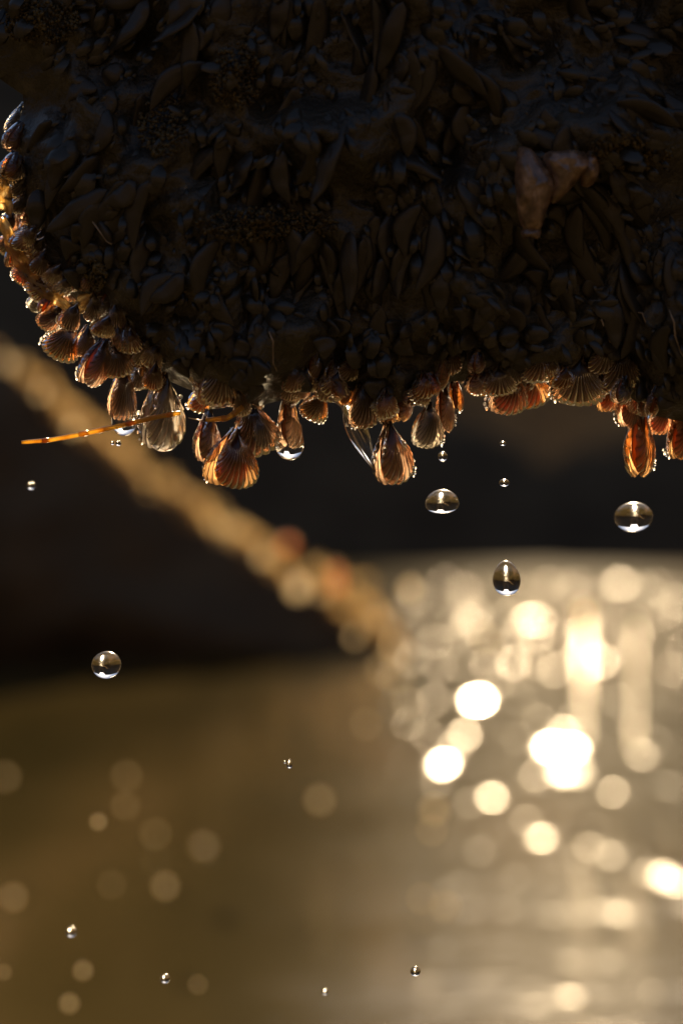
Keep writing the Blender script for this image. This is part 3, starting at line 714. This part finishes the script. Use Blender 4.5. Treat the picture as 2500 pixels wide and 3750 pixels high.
for x, y, w, l, an, yw, ti, kd, va, ga, de, lb in MUS:  # shell-edge beads, most of them white in place of sun sparkle
    if kd == 'umber' and random.random() < 0.35: continue
    sd = random.choice((-1, 1)); a0 = random.uniform(20, 70); s0 = random.uniform(7, 13)
    for q in range(random.randint(7, 10) if x < 400 else random.randint(3, 6)):
        a = R(sd*(a0 + q*random.uniform(9, 14))); s_ = s0*random.uniform(0.6, 1.2)*S
        ee = (1+math.cos(a))/2; cyw, syw = abs(math.cos(R(yw))), abs(math.sin(R(yw)))
        u_ = w*(0.67*cyw + 0.30*syw)*math.sin(a)*(0.35+0.65*ee**0.5); v_ = l*(1-1.02*ee**0.62)
        ca, sa = math.cos(R(an)), math.sin(R(an))
        o = link('water_bead', BEAD if q % 3 == 1 else GLINT_BEAD); o.location = at(x + u_*ca - v_*sa, y - v_*ca - u_*sa, FOCUS+de+0.0003); o.scale = (s_, s_, s_*1.15)
        tag(o, 'tiny bead of water or white sun sparkle clinging to the edge of a shell', 'water bead', 'beads of water on the wet rock')

# ------------------------------------------------------------------ straw, in the open and behind the mussels
def straw(pts, rad, label):
    path = [at(x, y, FOCUS+d) for x, y, d in pts]
    P = [path[0].lerp(path[1], 0)]
    for a, b_ in zip(path, path[1:]): P += [a.lerp(b_, t) for t in (0.25, .5, .75, 1)]
    rr = [rad*S*(0.75+0.25*math.sin(min(1, i/(len(P)-1)*3)*math.pi/2))*(1+0.05*math.sin(i*2.1)) for i in range(len(P))]
    root = empty('straw', Matrix.Identity(4), label, 'straw')
    V, F = tube(P, rr, 10, 0.8); link('stem', mesh_from('stem', V, F, M['straw']), root)
    for i in range(3, len(P)-2, 5):
        V, F = tube([P[i].lerp(P[i+1], t) for t in (0, .5, 1)], [rr[i]*1.02, rr[i]*1.1, rr[i]*1.02], 10, .85)
        link('node', mesh_from('node', V, F, M['straw']), root)
    V, F = tube([P[-1], P[-1].lerp(P[-2], -0.05)], [rr[-1]*.8, rr[-1]*.3], 8); link('broken_tip', mesh_from('broken_tip', V, F, M['straw']), root)
straw([(80,1620,-.008),(180,1612,-.008),(290,1592,-.009),(430,1562,-.009),(560,1530,-.010),(660,1512,-.010)], 11, 'long amber straw poking out left across the hanging drop')
straw([(752,1538,-.010),(830,1532,-.010),(850,1520,-.010),(890,1490,-.010)], 13, 'short amber straw stub right of the long straw, in the middle cluster')

# byssus threads
def thread(pts, rad, label):
    path = []
    for x, y in pts:
        q = at(x, y, FOCUS-0.012); hit, nor = rock_front(x, y)
        if hit is not None: q = hit - (hit-CAM).normalized()*0.004
        path.append(q)
    V, F = tube(path, [rad*S*(0.5+0.9*random.random()) for _ in path], 6)
    tag(link('byssus_thread', mesh_from('byssus_thread', V, F, M['thread'])), label, 'thread')
thread([(322,772),(340,812),(352,828),(372,858),(392,885),(410,895)], 3, 'pale zigzag thread on the dark face near the left rim')
thread([(1205,1455),(1250,1490),(1268,1540),(1300,1610),(1340,1680),(1372,1722)], 3, 'thin wet thread along the left edge of the slanting sheet of water')
thread([(2320,1142),(2350,1146),(2362,1180)], 3, 'short bright thread at the dim drop near the right edge')
thread([(2448,1135),(2466,1180),(2470,1230),(2490,1290),(2510,1320)], 3, 'long beaded thread hanging beside the right edge of the photo')
thread([(2200,1170),(2222,1225),(2240,1280),(2262,1320)], 2.5, 'thin thread hanging above the bumpy brown fan')
thread([(690,1530),(720,1536),(752,1545)], 2, 'fine thread joining the long straw to the short stub')
thread([(985,1215),(1000,1250),(1000,1330),(1015,1360)], 2.5, 'thin thread on the dark face above the round hanging drop')

# ------------------------------------------------------------------ trickles and spray far behind
def trickle(px, y0, y1, depth, rad, label):
    n_ = 240; P = [at(px+3*math.sin(i*.05), y0+(y1-y0)*i/(n_-1), depth) for i in range(n_)]
    k = S*depth/FOCUS
    V, F = tube(P, [rad*k*(0.35+0.65*abs(math.sin(i*math.pi*(y1-y0)/(n_*2.3*rad))))*(0.85+.3*random.random()) for i in range(n_)], 12)
    tag(link('water_trickle', mesh_from('water_trickle', V, F, M['glint_white'])), label, 'water', 'trickles of water falling behind')
trickle(2136, 2255, 2720, 3.4, 16, 'brighter left trickle of falling water in front of the glitter')
trickle(2324, 2260, 2740, 3.4, 13, 'fainter right trickle of falling water in front of the glitter')

V, F = lathe([(0, .5)]+[(.5*math.sin(math.pi*i/10), .5*math.cos(math.pi*i/10)) for i in range(1, 10)]+[(0, -.5)], 14)
SPR = {k: mesh_from('spray_drop', V, F, M[k]) for k in ('spray', 'spray_orange')}
SPRAY = 'drops of spray falling far behind, out of focus'
# photo x, y, size in photo pixels, depth, kind
for x, y, w, dp, kd in [(20,2845,26,3.0,'spray'),(465,2840,22,2.8,'spray'),(460,2950,20,2.2,'spray'),(360,3010,22,1.05,'spray'),(570,3055,22,3.0,'spray'),
    (745,3105,40,3.0,'spray'),(1170,2930,32,2.9,'spray'),(410,3240,16,2.2,'spray'),(605,3245,30,2.2,'spray'),(700,3300,32,3.0,'spray'),(50,3285,28,2.2,'spray'),
    (785,3470,26,3.0,'spray'),(900,3515,24,2.5,'spray'),(440,3555,42,2.9,'spray'),(305,3555,24,1.2,'spray'),(255,3675,26,1.2,'spray'),(725,3605,16,1.2,'spray'),
    (270,1565,40,2.6,'spray'),(680,1795,16,2.0,'spray'),(820,1930,16,2.6,'spray'),(1090,2155,64,3.2,'spray'),(1500,2158,44,2.6,'spray'),(15,3560,16,1.0,'spray'),
    (1055,1995,46,3.0,'spray_orange'),(1230,2095,36,2.6,'spray_orange'),(1235,2140,44,2.6,'spray_orange'),(1340,2650,22,3.4,'spray'),(1460,2480,26,4.0,'spray'),(1490,2570,24,3.6,'spray'),
    (1580,3040,24,2.6,'spray'),(1545,3290,24,2.6,'spray'),(1590,2965,40,2.6,'spray'),(1630,3325,44,2.6,'spray'),(2065,3555,44,2.6,'spray'),(2090,3595,40,2.6,'spray'),
    (2135,2240,50,2.8,'spray'),(1780,2340,34,3.4,'spray'),(1385,2260,40,3.4,'spray'),(1300,2330,36,3.0,'spray'),(1440,2370,44,3.6,'spray'),(1395,2450,34,4.2,'spray'),(960,2040,38,3.4,'spray'),(1180,2170,34,4.0,'spray'),(30,1330,40,3.6,'spray'),(150,1440,34,3.2,'spray')]:
    o = link('spray_drop', SPR[kd]); k = S*dp/FOCUS; o.location = at(x, y, dp); o.scale = (w*k, w*k, w*k*1.05)
    SP = {(440,3555): 'pale ringed disc of spray near the bottom left corner, above the milky drop', (465,2840): 'faint disc of spray over the middle of the left water',
          (745,3105): 'brown disc of spray alone in the middle of the lower left water', (1170,2930): 'faint disc of spray left of the glitter, below the tiny golden drop',
          (20,2845): 'faint disc of spray cut by the left edge below the round clear drop', (50,3285): 'dim disc of spray near the left edge, lower of two',
          (270,1565): 'pale blurred disc behind the long amber straw', (1090,2155): 'large pale blurred disc on the sloping rim behind, below the orange ones',
          (1500,2158): 'pale ringed disc at the upper left corner of the glitter', (1055,1995): 'dull orange blurred disc on the sloping rim behind, leftmost of three',
          (1230,2095): 'faint orange disc stacked on top of another on the sloping rim behind', (1235,2140): 'brightest orange disc on the sloping rim behind',
          (1630,3325): 'pale ringed disc below the left corner of the glitter', (2065,3555): 'pale ringed disc low in the glitter, upper of two overlapping',
          (2090,3595): 'pale ringed disc low in the glitter, lower of two overlapping', (2135,2240): 'pale disc at the top end of the brighter trickle'}
    if kd != 'spray': gp = 'orange drops by the sloping rim'; lb = SP[x, y]
    else:
        gp, lb = (('spray over the left water', 'faint disc of spray out of focus over the brown water on the left') if x < 1000 and y > 2400 else
                  ('spray by the sloping rim', 'pale blurred disc of spray along the sloping rim of the rock behind') if y < 2460 and x < 1450 else
                  ('spray over the glitter', 'pale disc of spray out of focus among the sun glitter'))
        lb = SP.get((x, y), lb)
    tag(o, lb, 'water drop', gp)
